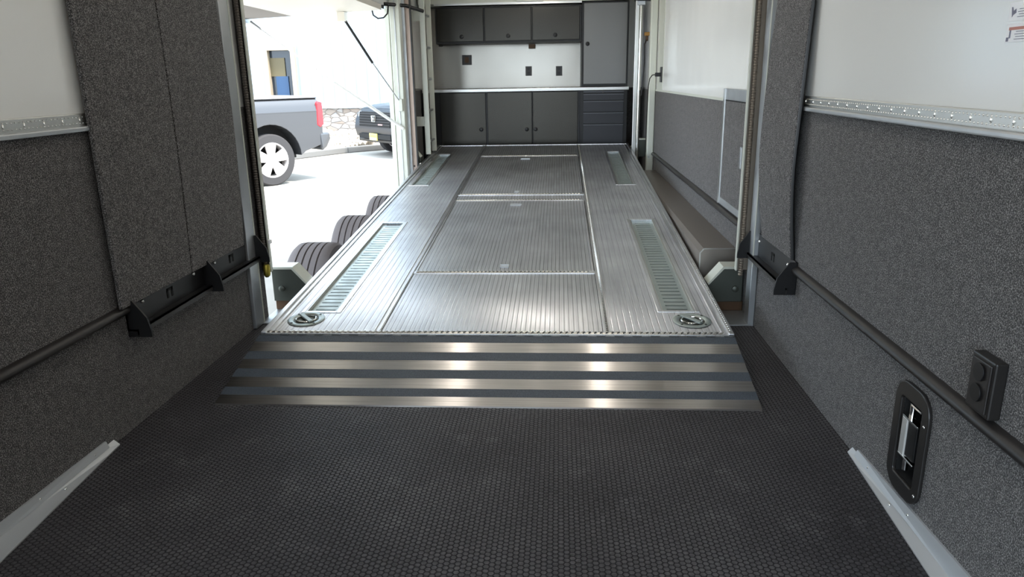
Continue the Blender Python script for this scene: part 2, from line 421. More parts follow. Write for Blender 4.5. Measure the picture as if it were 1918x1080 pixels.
build_at(MB().tube([(W+.004, 1.858, .125), (W+.004, 1.858, .322)], .008, 14), 'pivot_rod', M['chrome'], r, smooth=True)
build_at(B(W-.014, W+.010, 1.846, 1.874, .172, .282), 'latch_plate', mat('bright_zinc_latch', (214, 214, 210), .3, .5), r, bevel=.003)
build_at(B(W-.010, W+.04, 1.798, 1.846, .176, .278), 'latch_block', M['blk'], r, bevel=.003)
for z in (.168, .280): build_at(B(W-.014, W+.004, 1.790, 1.874, z, z+.005), 'latch_arm', M['chrome'], r, bevel=.001)
build_at(B(W-.004, W+.004, 1.80, 1.855, .316, .322), 'top_arm', M['chrome'], r, bevel=.001)
for z in (.30, .10): build_at(MB().blob((W-.014, 1.760, z), (.003, .005, .005), 2), 'screw', M['chrome'], r, smooth=True)

# warning stickers on the right wall
stk = mat('sticker_white', (250, 250, 252), .4); srd = mat('sticker_red', (196, 132, 120), .5); sgr = mat('sticker_print', (120, 120, 138), .5)
for z0, lab, red in ((1.274, 'white warning sticker with pictogram, upper one at the top right', (1.304, 1.312, 1.585, 1.672)), (1.232, 'white warning sticker with red band, lower one at the top right', (1.257, 1.265, 1.585, 1.690))):
    r = empty('warning_sticker', (W, 1.62, z0), lab, 'sticker')
    build_at(B(W-.001, W, 1.54, 1.700, z0, z0+.037), 'backing', stk, r)
    build_at(B(W-.0016, W-.0009, red[2], red[3]-(.0 if z0 < 1.25 else .02), red[0]-.001, red[1]-.003), 'red_band', srd, r)
    mb = MB()
    for k in range(4):
        mb.box(W-.0016, W-.0009, 1.56, 1.668-.004*(k % 2), z0+.005+.005*k-(0 if z0 < 1.25 else -.002), z0+.0062+.005*k-(0 if z0 < 1.25 else -.002))
    build_at(mb, 'text_lines', sgr, r)
    mb = MB()
    if z0 > 1.25:
        mb.prism([(W-.0016, 1.692, z0+.028), (W-.0016, 1.688, z0+.028), (W-.0016, 1.684, z0+.02), (W-.0016, 1.676, z0+.024), (W-.0016, 1.674, z0+.016), (W-.0016, 1.684, z0+.012), (W-.0016, 1.687, z0+.008)], (.0006, 0, 0))
    else:
        mb.box(W-.0016, W-.0009, 1.688, 1.696, z0+.002, z0+.010); mb.box(W-.0016, W-.0009, 1.682, 1.687, z0+.008, z0+.024)
    build_at(mb, 'pictogram', sgr, r)

# ------------------------------------------------------------------ lift posts, screws and corner carriages
def screw_mesh(x, y, z0, z1, r0, pitch=.012):
    mb = MB(); n = 10; k = 0; pts = []; rad = []
    z = z0
    while z < z1:
        pts.append((x, y, z)); rad.append(r0*(1 if k % 2 else .78)); z += pitch/2; k += 1
    return mb.tube(pts, rad, n)
thread = mat('greased_thread_steel', (134, 124, 112), .5, .6)
def near_post(sx, label):
    r = empty('lift_post', (sx*1.2, 3.5, 0), label, 'post')
    def bx(xa, xb, a, b, c, d): return B(min(sx*xa, sx*xb), max(sx*xa, sx*xb), a, b, c, d)
    if sx > 0:
        build_at(bx(1.197, 1.226, 3.42, 3.50, .004, HC-.01), 'channel', M['galv'], r, bevel=.003)
        build_at(bx(1.196, 1.200, 3.412, 3.42, .30, HC-.01), 'channel_lip', M['pale'], r)
        build_at(bx(1.149, 1.155, 3.53, 3.555, .25, HC-.01), 'guide_edge', M['pale'], r)
        build_at(bx(1.155, 1.226, 3.548, 3.555, .25, HC-.01), 'guide_channel', thread, r)
        build_at(screw_mesh(1.174, 3.533, .225, HC-.01, .0115), 'lead_screw', thread, r)
    else:
        build_at(bx(1.208, 1.228, 3.338, 3.435, .004, HC-.01), 'channel', M['galv'], r, bevel=.003)
        build_at(bx(1.206, 1.210, 3.43, 3.438, .004, HC-.01), 'channel_lip', M['pale'], r)
        build_at(bx(1.176, 1.182, 3.51, 3.535, .25, HC-.01), 'guide_edge', M['pale'], r)
        build_at(bx(1.182, 1.228, 3.528, 3.535, .25, HC-.01), 'guide_channel', M['blk2'], r)
        build_at(screw_mesh(-1.198, 3.505, .225, HC-.01, .0115), 'lead_screw', mat('dark_thread_steel', (92, 86, 80), .5, .6), r)
    build_at(bx(1.05, 1.226, 3.42, 3.72, .0005, .008), 'base_plate', M['galv'], r, bevel=.002)
    if sx < 0:
        build_at(MB().lathe([(.014, 0), (.017, .01), (.017, .05), (.013, .06)], (-1.190, 3.49, .235), (0, 0, 1), 16), 'brass_nut', M['brass'], r, smooth=True)
        build_at(B(-1.178, -1.165, 3.51, 3.535, .395, .415), 'limit_switch', stk, r, bevel=.002)
near_post(-1, 'galvanised lift post with lead screw on the left, beside the open side door')
near_post(1, 'galvanised lift post with brown lead screw on the right, in front of the wall hatch')
def carriage(sx, y, zb, label, far=False, xo_=1.215, lit='cast'):
    r = empty('lift_carriage', (sx*1.13, y, zb), label, 'lift bracket')
    p = [(sx*1.045, y, zb), (sx*1.045, y, zb+.098), (sx*1.115, y, zb+.178), (sx*xo_, y, zb+.178), (sx*xo_, y, zb)]
    build_at(MB().prism(p, (0, .10, 0)), 'housing', M[lit], r, bevel=.003)
    q = [(sx*1.040, y-.004, zb+.098), (sx*1.045, y-.004, zb+.090), (sx*1.118, y-.004, zb+.174), (sx*xo_, y-.004, zb+.174), (sx*xo_, y-.004, zb+.186), (sx*1.113, y-.004, zb+.186)]
    build_at(MB().prism(q, (0, .108, 0)), 'cover_plate', M['pale'], r)
    if not far:
        build_at(MB().lathe([(.016, 0), (.016, .012), (.009, .016)], (sx*1.178, y, zb+.07), (0, -1, 0), 18), 'bolt', M['cast'], r, smooth=True)
        build_at(B(min(sx*1.07, sx*1.225), max(sx*1.07, sx*1.225), y+.01, y+.09, .008, zb), 'screw_block', M['rust'], r, bevel=.003)
carriage(-1, 3.635, .058, 'grey-green lift corner bracket at the foot of the left post by the tyres', xo_=1.228)
carriage(1, 3.635, .058, 'grey-green lift corner bracket at the foot of the right lead screw')
# far posts
r = empty('lift_post', (-1.13, 6.85, 0), 'pale upright lift post at the far side of the open side door', 'post')
build_at(B(-1.215, -1.125, 6.80, 6.90, .0, HC-.07), 'channel', M['pale'], r, bevel=.006)
build_at(B(-1.275, -1.234, 6.86, 6.915, -.05, 1.79), 'door_jamb', M['pale'], r, bevel=.004)
build_at(B(-1.175, -1.165, 6.792, 6.80, .0, HC-.07), 'channel_groove', M['galv'], r)
build_at(B(-1.120, -1.064, 6.95, 6.965, .0, HC-.07), 'tan_strip', M['tan'], r)
build_at(B(-1.064, -1.052, 6.94, 6.99, .0, HC-.07), 'dark_edge', M['blk2'], r)
build_at(B(-1.125, -1.10, 6.90, 6.95, 0, HC-.07), 'web_plate', M['galv'], r)
build_at(MB().lathe([(.008, 0), (.008, .006)], (-1.09, 6.95, .385), (0, -1, 0), 12), 'bolt', M['blk'], r)
build_at(MB().lathe([(.010, 0), (.010, .006)], (-1.035, 6.98, .40), (0, -1, 0), 12), 'bolt', M['chrome'], r)
carriage(-1, 7.02, .365, 'grey lift corner bracket beyond the side door, below the ladder', True, 1.16)
carriage(1, 7.82, .36, 'grey lift corner bracket at the foot of the polished post', True, 1.20)
r = empty('lift_post', (1.08, 7.75, 0), 'polished chrome lift post beside the drawer cabinet', 'post')
build_at(B(1.024, 1.062, 7.60, 7.64, 0, HC-.07), 'channel', M['satin'], r, bevel=.004)
build_at(MB().tube([(1.078, 7.63, .0), (1.078, 7.63, 1.855)], .020, 20), 'polished_tube', M['chrome'], r, smooth=True)
build_at(MB().tube([(1.055, 7.66, .3), (1.055, 7.66, 2.1)], .014, 16), 'lead_screw', M['chrome'], r, smooth=True)
build_at(B(1.04, 1.115, 7.58, 7.68, 1.83, 1.87), 'top_collar', M['galv'], r, bevel=.004)
r = tag(B(1.158, 1.226, 7.46, 7.54, 0, HC).build('corner_channel', M['pale'], bevel=.01), 'pale vertical channel on the right wall near the far corner', 'channel')
mb = MB(); mb.lathe([(.009, 0), (.009, .006)], (1.178, 7.46, .395), (0, -1, 0), 12); mb.build('bolt', M['galv'], r, smooth=True)

# cables at far right
tag(MB().tube([(1.168, 7.9, 1.52), (1.150, 7.86, 1.48), (1.152, 7.85, 1.30), (1.14, 7.85, 1.10), (1.13, 7.85, .98)], .007, 8).build('coiled_cable', M['blk2'], smooth=True), 'dark cable dropping from the orange plug in the far right corner', 'cable')
r = empty('power_plug', (1.17, 7.92, 1.575), 'orange plug on the wall in the far right corner', 'plug')
org = mat('orange_plastic', (170, 128, 64), .5)
build_at(B(1.150, 1.229, 7.90, 7.94, 1.565, 1.60), 'plug_body', org, r, bevel=.006)
build_at(B(1.165, 1.19, 7.905, 7.935, 1.515, 1.566), 'plug_stem', M['rust'], r, bevel=.004)
r = empty('wall_outlet', (W, 7.075, 1.12), 'black outlet plate with plug high on the right white wall', 'outlet')
build_at(B(W-.016, W-.004, 7.02, 7.11, 1.115, 1.25), 'cover_plate', M['blk2'], r, bevel=.002)
build_at(B(W-.065, W-.014, 7.05, 7.08, 1.165, 1.20), 'plug', M['blk'], r, bevel=.004)
tag(MB().tube([(W-.062, 7.065, 1.183), (W-.085, 7.09, 1.18), (W-.102, 7.14, 1.15), (W-.106, 7.2, 1.08), (W-.10, 7.3, .8), (W-.095, 7.36, .45)], .0045, 8).build('power_cable', M['blk2'], smooth=True), 'thin cable hanging from the black outlet on the right wall', 'cable')

# ------------------------------------------------------------------ wall hatch and wheel box on right
r = empty('wall_hatch', (W, 4.07, .45), 'aluminium-framed carpeted hatch in the right wall behind the lead screw', 'hatch')
mb = MB(); y0, y1, z0, z1, f_ = 3.72, 4.345, .455, 1.10, .042
for a in ((y1-f_, y1, z0, z1), (y0, y0+f_, z0, z1), (y0+f_, y1-f_, z0, z0+.038), (y0+f_, y1-f_, z1-.06, z1)):
    mb.box(W-.014, W-.003, *a)
build_at(mb, 'hatch_frame', M['galv'], r, bevel=.003)
build_at(B(W-.022, W-.014, y1-.030, y1-.022, z0, z1), 'hinge_rib', M['satin'], r)
build_at(B(W-.010, W-.003, y0+f_, y1-f_, z0+.038, z1-.06), 'hatch_panel', M['carpet'], r)
build_at(B(W-.011, W-.0095, y0+f_, y1-f_, z1-.066, z1-.06), 'top_gap', M['dark'], r)
build_at(B(W-.024, W-.010, 3.815, 3.85, .71, .82), 'hatch_latch', M['galv'], r, bevel=.003)
r = empty('wheel_box', (1.13, 3.87, 0), 'long boxed aluminium wheel cover along the foot of the right wall', 'wheel box')
p = [(1.038, 3.86, .0), (1.038, 3.86, .262), (1.057, 3.86, .284), (W-.004, 3.86, .284), (W-.004, 3.86, 0)]
build_at(MB().prism(p, (0, 3.42, 0)), 'cover_sheet', M['box'], r)
p2 = [(1.034, 3.855, .0), (1.034, 3.855, .264), (1.055, 3.855, .288), (W-.004, 3.855, .288), (W-.004, 3.855, .283), (1.058, 3.855, .283), (1.040, 3.855, .262), (1.040, 3.855, .0)]
build_at(MB().prism(p2, (0, .006, 0)), 'edge_bead', M['satin'], r)

# ------------------------------------------------------------------ tilting lift deck
T = .0729; AT = math.atan(T)
deck = empty('lift_deck', (0, 2.953, .1173), 'large tilted aluminium lift deck with hatches, tie-down tracks and fold-out ramp', 'deck')
deck.rotation_euler = (AT, 0, 0)
DL = 5.025; HWd = 1.022
def S(y): return (y-2.953)*math.sqrt(1+T*T)
tr = [(-.905, -.755, S(3.215), S(4.79)), (.755, .905, S(3.235), S(4.84)), (-.935, -.805, S(5.98), S(7.43)), (.76, .885, S(5.95), S(7.48))]
# side planks cut around tracks
mb = MB()
def sideplanks(mb, x0, x1, tracks):
    s0 = .032
    for (a, b, c, d) in tracks:
        mb.box(x0, x1, s0, c, -.03, 0); mb.box(x0, a, c, d, -.03, 0); mb.box(b, x1, c, d, -.03, 0); s0 = d
    mb.box(x0, x1, s0, DL-.02, -.03, 0)
sideplanks(mb, -.975, -.525, [tr[0], tr[2]]); mb.build('side_plank_panel', M['deck'], deck)
mb = MB(); sideplanks(mb, .505, .975, [tr[1], tr[3]]); mb.build('side_plank_panel', M['deck'], deck)
h1a, h1b, h2a, h2b = S(3.79), S(5.40), S(5.63), S(7.27)
for a, b in ((.032, h1a), (h1b, h2a), (h2b, DL-.02)): B(-.495, .475, a, b, -.03, 0).build('centre_plank_panel', M['plank'], deck)
mb = MB(); mb.box(-HWd+.01, HWd-.01, .01, DL-.01, -.08, -.035); mb.build('under_frame', M['satin'], deck)
# side rails
for sx in (-1, 1):
    mb = MB()
    def bb(a, b, c, d, e, f): mb.box(min(sx*a, sx*b), max(sx*a, sx*b), c, d, e, f)
    bb(.975, 1.0, 0, DL, -.03, .002); bb(.998, HWd, 0, DL, -.09, .010); bb(.972, .979, .03, DL, -.02, .006)
    mb.build('side_rail', M['deck_plain'], deck, bevel=.003)
    mb = MB(); s = .04
    while s < 1.75:
        if sx > 0: mb.blob((sx*1.010, s, .010), (.005, .006, .003), 1)
        s += .021
    if sx > 0: mb.build('rail_beads', M['bead'], deck, smooth=True)
    else: mb.bm.free()
mb = MB(); mb.box(-HWd, HWd, DL-.02, DL, -.09, .006); mb.build('end_rail', M['deck_plain'], deck, bevel=.003)
def rope(mb, p0, p1, pitch, w_, h_, skew=.6):
    p0, p1 = Vector(p0), Vector(p1); d = p1-p0; n = int(d.length/pitch); d.normalize(); q = Vector((-d.y, d.x, 0))
    for i in range(n):
        c = p0+d*(i+.5)*pitch; a = d*pitch*.36; b = q*w_*.5; sk = d*pitch*skew*.5
        pts = [c-a-b-sk, c+a-b-sk, c+a+b+sk, c-a+b+sk]; top = [c+(x-c)*.55+Vector((0, 0, h_)) for x in pts]
        mb.hexa(pts+top)
    return mb
# front trim
mb = MB(); mb.box(-HWd, HWd, 0, .032, -.03, .003); mb.build('front_trim', M['deck_plain'], deck, bevel=.001)
mb = MB(); rope(mb, (-1.0, .017, .003), (1.0, .017, .003), .0245, .017, .005); mb.build('front_rope_bead', M['bead'], deck)
# long seam strips
for x0, x1, nm in ((-.525, -.495, 0), (.475, .505, 1)):
    mb = MB(); mb.box(x0, x1, .032, DL-.02, -.03, .0015)
    if nm == 0:
        mb.box(x0, x0+.004, .032, DL-.02, 0, .006); mb.box(x1-.010, x1-.004, .032, DL-.02, 0, .006)
    else: mb.box(x0+.002, x0+.006, .032, DL-.02, 0, .005)
    mb.build('seam_strip', M['deck_plain'], deck)
    if nm: mb = MB(); rope(mb, (.493, .04, .0015), (.493, 4.95, .0015), .019, .012, .004); mb.build('seam_rope_bead', M['bead'], deck)
    mb = MB(); mb.box(x1+(0 if nm else .0005), x1+.003, .032, DL-.02, -.0005, .0008) if not nm else mb.box(x0-.003, x0-.0005, .032, DL-.02, -.0005, .0008)
    mb.build('seam_gap', M['dark'], deck)
# hatches
for (a, b, lab) in ((h1a, h1b, 'a'), (h2a, h2b, 'b')):
    hp = B(-.490, .470, a+.002, b-.002, -.02, .0015).build('deck_hatch', M['plank'], deck)
    for (s, e) in ((a-.040, a), (b, b+.036)):
        f_ = B(-.495, .475, s, e, -.01, .004).build('cross_trim', M['deck_plain'], deck, bevel=.0015)
        mb = MB(); rope(mb, (-.48, (s+e)/2, .004), (.46, (s+e)/2, .004), .021 if lab == 'a' else .024, .016, .0045); mb.build('rope_bead', M['bead'], f_)
    B(-.490, .470, a+.0005, a+.004, .0005, .002).build('hatch_gap', M['dark'], hp)
    B(.462, .470, a, b, -.01, .005).build('hatch_edge', M['deck_plain'], hp); B(-.490, -.482, a, b, -.01, .005).build('hatch_edge', M['deck_plain'], hp)
for (x, y, wd, par) in ((-.014, 3.872, .05, 0), (-.028, 5.27, .085, 0), (-.045, 5.70, .035, 1), (-.038, 7.12, .09, 1)):
    hp = bpy.data.objects['deck_hatch'] if par == 0 else bpy.data.objects['deck_hatch.001']
    s = S(y); mb = MB(); mb.box(x-wd/2, x+wd/2, s-.022, s-.016, .0015, .007); mb.box(x-wd/2, x+wd/2, s+.016, s+.022, .0015, .007)
    mb.box(x-wd/2, x-wd/2+.006, s-.022, s+.022, .0015, .007); mb.box(x+wd/2-.006, x+wd/2, s-.022, s+.022, .0015, .007)
    mb.box(x-wd/2, x+wd/2, s-.018, s+.018, .001, .0030)
    h_ = mb.build('latch_handle', M['galv'], hp, bevel=.001)
# tie-down tracks
for (a, b, c, d) in tr:
    far = c > 2
    mb = MB(); mb.box(a-.020, a, c-.02, d+.02, -.012, .003); mb.box(b, b+.020, c-.02, d+.02, -.012, .003); mb.box(a, b, c-.02, c, -.012, .003); mb.box(a, b, d, d+.02, -.012, .003)
    tk = mb.build('tie_down_track', M['deck_plain'], deck, bevel=.002)
    mb = MB(); mb.box(a, a+.006, c, d, -.03, .002); mb.box(b-.006, b, c, d, -.03, .002); mb.build('track_liner', M['satin'], tk)
    # slotted plate: rungs between two rails over a dark slot bed
    zt = -.012; mb = MB(); i0, i1 = a+.030, b-.024
    mb.box(a+.004, i0, c, d, zt-.006, zt); mb.box(i1, b-.004, c, d, zt-.006, zt)
    s = c+.004; pitch = .0475; sl = .010
    while s < d-.01:
        e = min(s+pitch-sl, d-.001); mb.box(i0, i1, s, e, zt-.006, zt); s += pitch
    mb.build('slotted_plate', M['zinc'], tk)
    B(a+.004, b-.004, c, d, -.03, -.024).build('slot_bed', M['dark'], tk)
# D-rings
for sx in (-1, 1):
    x = sx*.872; s = S(3.115)
    rg = MB().lathe([(.054, 0), (.080, 0), (.084, .0025), (.078, .0045), (.064, .0055), (.057, .002)], (x, s, .0), (0, 0, 1), 44, True).build('tie_down_ring', M['zinc'], deck, smooth=True)
    MB().lathe([(.056, -.0005), (.056, .0015)], (x, s, 0), (0, 0, 1), 32).build('ring_cup', M['cast'], rg)
    pts = [(x+.045*math.cos(k*2*PI/28), s+  .040*math.sin(k*2*PI/28), .004) for k in range(29)]
    MB().tube(pts, .004, 8).build('ring_loop', M['chrome'], rg, smooth=True)
    q = PI*.72
    dx, dy = math.cos(q), math.sin(q); n = Vector((-dy, dx, 0))*.011; c0 = Vector((x, s, .0035))
    p = [c0+Vector((dx, dy, 0))*.055+n, c0+Vector((dx, dy, 0))*.055-n, c0-Vector((dx, dy, 0))*.055-n, c0-Vector((dx, dy, 0))*.055+n]
    MB().prism(p, (0, 0, .009)).build('ring_bar', M['zinc'], rg, bevel=.003)
    for k in range(4):
        aa = PI/4+k*PI/2
        MB().lathe([(.006, 0), (.005, .003)], (x+.072*math.cos(aa), s+.072*math.sin(aa), .004), (0, 0, 1), 10).build('screw', M['cast'], rg)
# ramp flap (built in world space, transformed into the deck's frame)
inv = (Matrix.Translation(deck.location) @ Matrix.Rotation(AT, 4, 'X')).inverted()
def rampz(y): return .003+(.1125-.003)*(y-2.477)/(2.948-2.477)
def slab(x0, x1, ya, yb, z0, z1):
    return MB().hexa([(x0, ya, rampz(ya)+z0), (x1, ya, rampz(ya)+z0), (x1, yb, rampz(yb)+z0), (x0, yb, rampz(yb)+z0), (x0, ya, rampz(ya)+z1), (x1, ya, rampz(ya)+z1), (x1, yb, rampz(yb)+z1), (x0, yb, rampz(yb)+z1)])
ramp = slab(-1.026, 1.022, 2.477, 2.945, -.003, .003).build('ramp_flap', M['ramp'], deck, M_=inv)
for ya, yb in ((2.895, 2.944), (2.766, 2.821), (2.645, 2.699), (2.532, 2.579)):
    slab(-1.026, 1.022, ya, yb, .003, .0042).build('grip_tape', M['tape'], ramp, M_=inv)
mb = MB()
mb.box(-1.02, 1.02, 2.944, 2.952, .100, .112)
mb.build('hinge', M['satin'], ramp, M_=inv)
mb = MB(); x = -1.01
while x < 1.0: mb.box(x, x+.038, 2.9415, 2.953, .1105, .1165); x += .0765
mb.build('hinge_knuckles', M['blk2'], ramp, M_=inv)

# ------------------------------------------------------------------ cabinets at the far end
YC = 8.18
def knob(parent, x, z, y=YC-.012):
    build_at(MB().lathe([(.024, 0), (.024, .010), (.018, .014)], (x, y, z), (0, -1, 0), 24), 'knob', M['blk'], parent, smooth=True)
def cab(x0, x1, z0, z1, d, doors, label, name='base_cabinet', cat='cabinet', group=None, pm='door', kn=()):
    r = empty(name, ((x0+x1)/2, YC+d/2, z0), label, cat, group)
    build_at(B(x0, x1, YC, YC+d, z0, z1), 'cabinet_body', M['blk'], r)
    for (a, b, c, e) in doors: build_at(B(a, b, YC-.016, YC, c, e), 'door', M[pm], r, bevel=.003)
    for (x, z) in kn: 
        build_at(MB().lathe([(.022, 0), (.022, .010), (.017, .013)], (x, YC-.016, z), (0, -1, 0), 24), 'knob', M['blk'], r, smooth=True)
    return r
# uppers
zb, zt = 1.535, 1.900
cab(-1.03, -.510, zb, zt, .36, [(-1.012, -.518, zb+.022, zt-.012)], 'grey overhead cabinet at the far end, leftmost of the three', 'overhead_cabinet', 'cabinet', 'overhead cabinets', kn=[(-.75, 1.604)])
cab(-.508, -.004, zb, zt, .36, [(-.500, -.012, zb+.022, zt-.012)], 'grey overhead cabinet at the far end, middle of the three', 'overhead_cabinet', 'cabinet', 'overhead cabinets', kn=[(-.254, 1.604)])
cab(-.002, .520, zb, zt, .36, [(.006, .500, zb+.022, zt-.012)], 'grey overhead cabinet at the far end, beside the tall locker', 'overhead_cabinet', 'cabinet', 'overhead cabinets', kn=[(.244, 1.604)])
cab(.524, 1.016, 1.072, 1.925, .40, [(.546, .998, 1.098, 1.912)], 'tall light grey locker standing on the far counter at the right', 'tall_locker', 'locker', None, 'door2', [(.585, 1.508)])
# lowers
cab(-1.06, -.503, 0, 1.033, .52, [(-1.010, -.514, .10, 1.026)], 'dark grey base cabinet under the counter, at the far left end', 'base_cabinet', 'cabinet', 'base cabinets', kn=[(-.566, .637)])
cab(-.501, -.004, 0, 1.033, .52, [(-.494, -.010, .10, 1.026)], 'dark grey base cabinet under the counter, middle one with knob on its right', 'base_cabinet', 'cabinet', 'base cabinets', kn=[(-.066, .634)])
cab(-.002, .508, 0, 1.033, .52, [(.002, .486, .10, 1.026)], 'dark grey base cabinet under the counter, next to the black drawers', 'base_cabinet', 'cabinet', 'base cabinets', kn=[(.030, .634)])
r = empty('drawer_cabinet', (.76, YC+.26, 0), 'black drawer cabinet under the far counter at the right', 'drawer unit')
build_at(B(.510, 1.016, YC, YC+.52, 0, 1.033), 'cabinet_body', M['blk'], r)
for a, b in ((1.005, 1.028), (.930, .998), (.808, .924), (.684, .802), (.44, .678), (.12, .434)):
    d_ = build_at(B(.548, .980, YC-.014, YC, a, b-.010), 'drawer', M['drawer'], r, bevel=.002)
    q = B(.548, .980, YC-.020, YC, b-.012, b-.003); q.bm.transform(Matrix.Translation(-Vector(r.location))); q.build('drawer_pull', M['pull'], d_)
build_at(MB().lathe([(.008, 0), (.008, .006)], (.755, YC-.014, 1.020), (0, -1, 0), 14), 'lock', M['chrome'], r)
r = tag(B(-1.20, 1.03, YC-.035, YF-.002, 1.034, 1.068).build('counter_top', M['satin'], bevel=.004), 'long aluminium counter top across the far end', 'counter')
struct(B(-1.21, -1.062, YC+.01, YF, 0, 1.033).build('trim_6', M['blk']), 'black filler panel left of the base cabinets', 'trim')
r = tag(B(-1.20, .523, 8.60, 8.64, 1.069, 1.934).build('backsplash', M['splash']), 'pale aluminium backsplash between counter and overhead cabinets', 'backsplash')
r = empty('light_valance', (0, 8.1, 1.90), 'pale aluminium valance above the overhead cabinets', 'valance')
build_at(B(-1.20, 1.02, YC-.03, YC+.30, 1.935, 2.14), 'valance_panel', M['pale'], r)
build_at(B(-1.03, .52, YC-.045, YC-.02, 1.915, 1.935), 'valance_lip', M['satin'], r)
build_at(B(-.16, .12, YC-.075, YC-.03, 1.935, 1.985), 'light_bar', mat('frosted_lens', (235, 235, 228), .4), r, bevel=.01)
for (x0, x1, z0, z1, lab) in ((-.808, -.700, 1.325, 1.432, 'square black outlet on the far backsplash, at the left'), (-.092, -.022, 1.196, 1.298, 'upright black outlet on the far backsplash, below the middle box'), (.250, .320, 1.190, 1.294, 'upright black outlet on the far backsplash, nearest the locker')):
    r = empty('wall_outlet', ((x0+x1)/2, 8.6, z0), lab, 'outlet')
    build_at(B(x0, x1, 8.588, 8.599, z0, z1), 'cover_plate', M['blk2'], r, bevel=.003)
    zc = (z0+z1)/2
    if x1-x0 > .09:
        build_at(B(x0+.03, x1-.03, 8.585, 8.589, zc-.03, zc+.03), 'receptacle', M['rust'], r)
    else:
        for dz in (-.024, .024): build_at(B(x0+.02, x1-.02, 8.585, 8.589, zc+dz-.015, zc+dz+.015), 'receptacle', M['blk'], r)
tag(B(-.052, .020, 8.50, 8.598, 1.487, 1.530).build('junction_box', M['rust'], bevel=.003), 'small dark box on the backsplash under the overhead cabinets', 'box')
tag(B(-1.01, -.97, 8.22, 8.27, 1.512, 1.534).build('puck_switch', M['blk'], bevel=.006), 'small black switch below the left overhead cabinet', 'switch')
tag(B(1.02, 1.226, 7.50, 7.70, 1.872, 1.905).build('cross_bracket', M['blk']), 'black bracket across the tops of the far right posts', 'bracket')

# ladder standing upright beside left wall
r = empty('ladder', (-1.0, 7.37, 0), 'narrow aluminium ladder standing upright near the far left wall', 'ladder')
for y in (7.20, 7.545): build_at(B(-1.018, -.968, y-.014, y+.014, .47, HC-.001), 'ladder_rail', M['pale'], r, bevel=.004)
for z in (.59, .885, 1.18, 1.475, 1.77, 2.06): build_at(MB().tube([(-.993, 7.205, z), (-.993, 7.54, z)], .013, 10), 'rung', M['galv'], r, smooth=True)
# wall-side standoff arms of ladder
for z in (1.70, .74): build_at(B(-1.225, -1.018, 7.19, 7.21, z, z+.09), 'standoff', M['pale'], r)

# ------------------------------------------------------------------ raised side door, struts, hose
dr = struct(empty('door_1', (-1.235, 5.2, 1.79), 'raised side door over the opening, cream inside with grey outer half', 'door'))
def slabx(xa, za, xb, zb_, y0, y1, th, name, m):
    return build_at(MB().hexa([(xb, y0, zb_), (xa, y0, za), (xa, y1, za), (xb, y1, zb_), (xb, y0, zb_+th), (xa, y0, za+th), (xa, y1, za+th), (xb, y1, zb_+th)]), name, m, dr)
slabx(-1.235, 1.755, -2.02, 1.722, 3.62, 6.60, .05, 'upper_panel', M['ply'])
gp = mat('grey_door_carpet', (150, 144, 140), .95)
slabx(-2.02, 1.722, -2.95, 1.683, 3.62, 6.60, .05, 'lower_panel', gp)
build_at(B(-1.60, -1.535, 6.50, 6.60, 1.665, 1.74), 'strut_mount', M['ply'], dr)
build_at(B(-2.48, -2.40, 6.50, 6.60, 1.67, 1.70), 'strut_mount', M['galv'], dr)
r = empty('gas_strut', (-1.16, 6.6, .99), 'black gas strut from the raised side door to the pale far post', 'strut')
build_at(MB().tube([(-1.551, 6.55, 1.682), (-1.348, 6.62, 1.322)], .011, 12), 'cylinder', M['blk'], r, smooth=True)
build_at(MB().tube([(-1.350, 6.62, 1.326), (-1.165, 6.76, 1.000)], .0055, 10), 'piston_rod', M['galv'], r, smooth=True)
build_at(B(-1.175, -1.135, 6.765, 6.80, .90, 1.01), 'strut_bracket', M['pale'], r, bevel=.004)
wp = mat('white_painted_tube', (240, 240, 238), .4)
r = empty('support_pole', (-1.2, 6.6, .79), 'thin white pole slanting from the raised door edge down to the far post', 'pole')
build_at(MB().tube([(-2.381, 6.56, 1.680), (-2.30, 6.565, 1.618)], .014, 10), 'end_fitting', M['galv'], r, smooth=True)
build_at(MB().tube([(-2.32, 6.565, 1.633), (-1.70, 6.60, 1.165)], .0075, 10), 'thin_rod', wp, r, smooth=True)
build_at(MB().tube([(-1.70, 6.60, 1.165), (-1.14, 6.78, .745)], .014, 12), 'outer_tube', wp, r, smooth=True)
r = empty('door_arm', (-1.3, 6.7, 1.78), 'black bar under the raised door passing behind the pale far post', 'bar')
build_at(MB().hexa([(-1.50, 6.66, 1.850), (-1.235, 6.66, 1.770), (-1.235, 6.70, 1.770), (-1.50, 6.70, 1.850), (-1.50, 6.66, 1.895), (-1.235, 6.66, 1.835), (-1.235, 6.70, 1.835), (-1.50, 6.70, 1.895)]), 'outer_bar', M['blk'], r)
build_at(MB().tube([(-1.235, 6.68, 1.81), (-1.09, 6.93, 1.815), (-.955, 7.05, 1.775)], .016, 10), 'inner_bar', M['blk'], r, smooth=True)
tag(MB().tube([(-1.335, 6.66, 1.775), (-1.325, 6.66, 1.72), (-1.285, 6.66, 1.692), (-1.235, 6.66, 1.697), (-1.205, 6.68, 1.73), (-1.195, 6.7, 1.80)], .007, 8).build('rubber_hose', M['blk'], smooth=True), 'small black hose loop hanging beside the top of the pale post', 'hose')

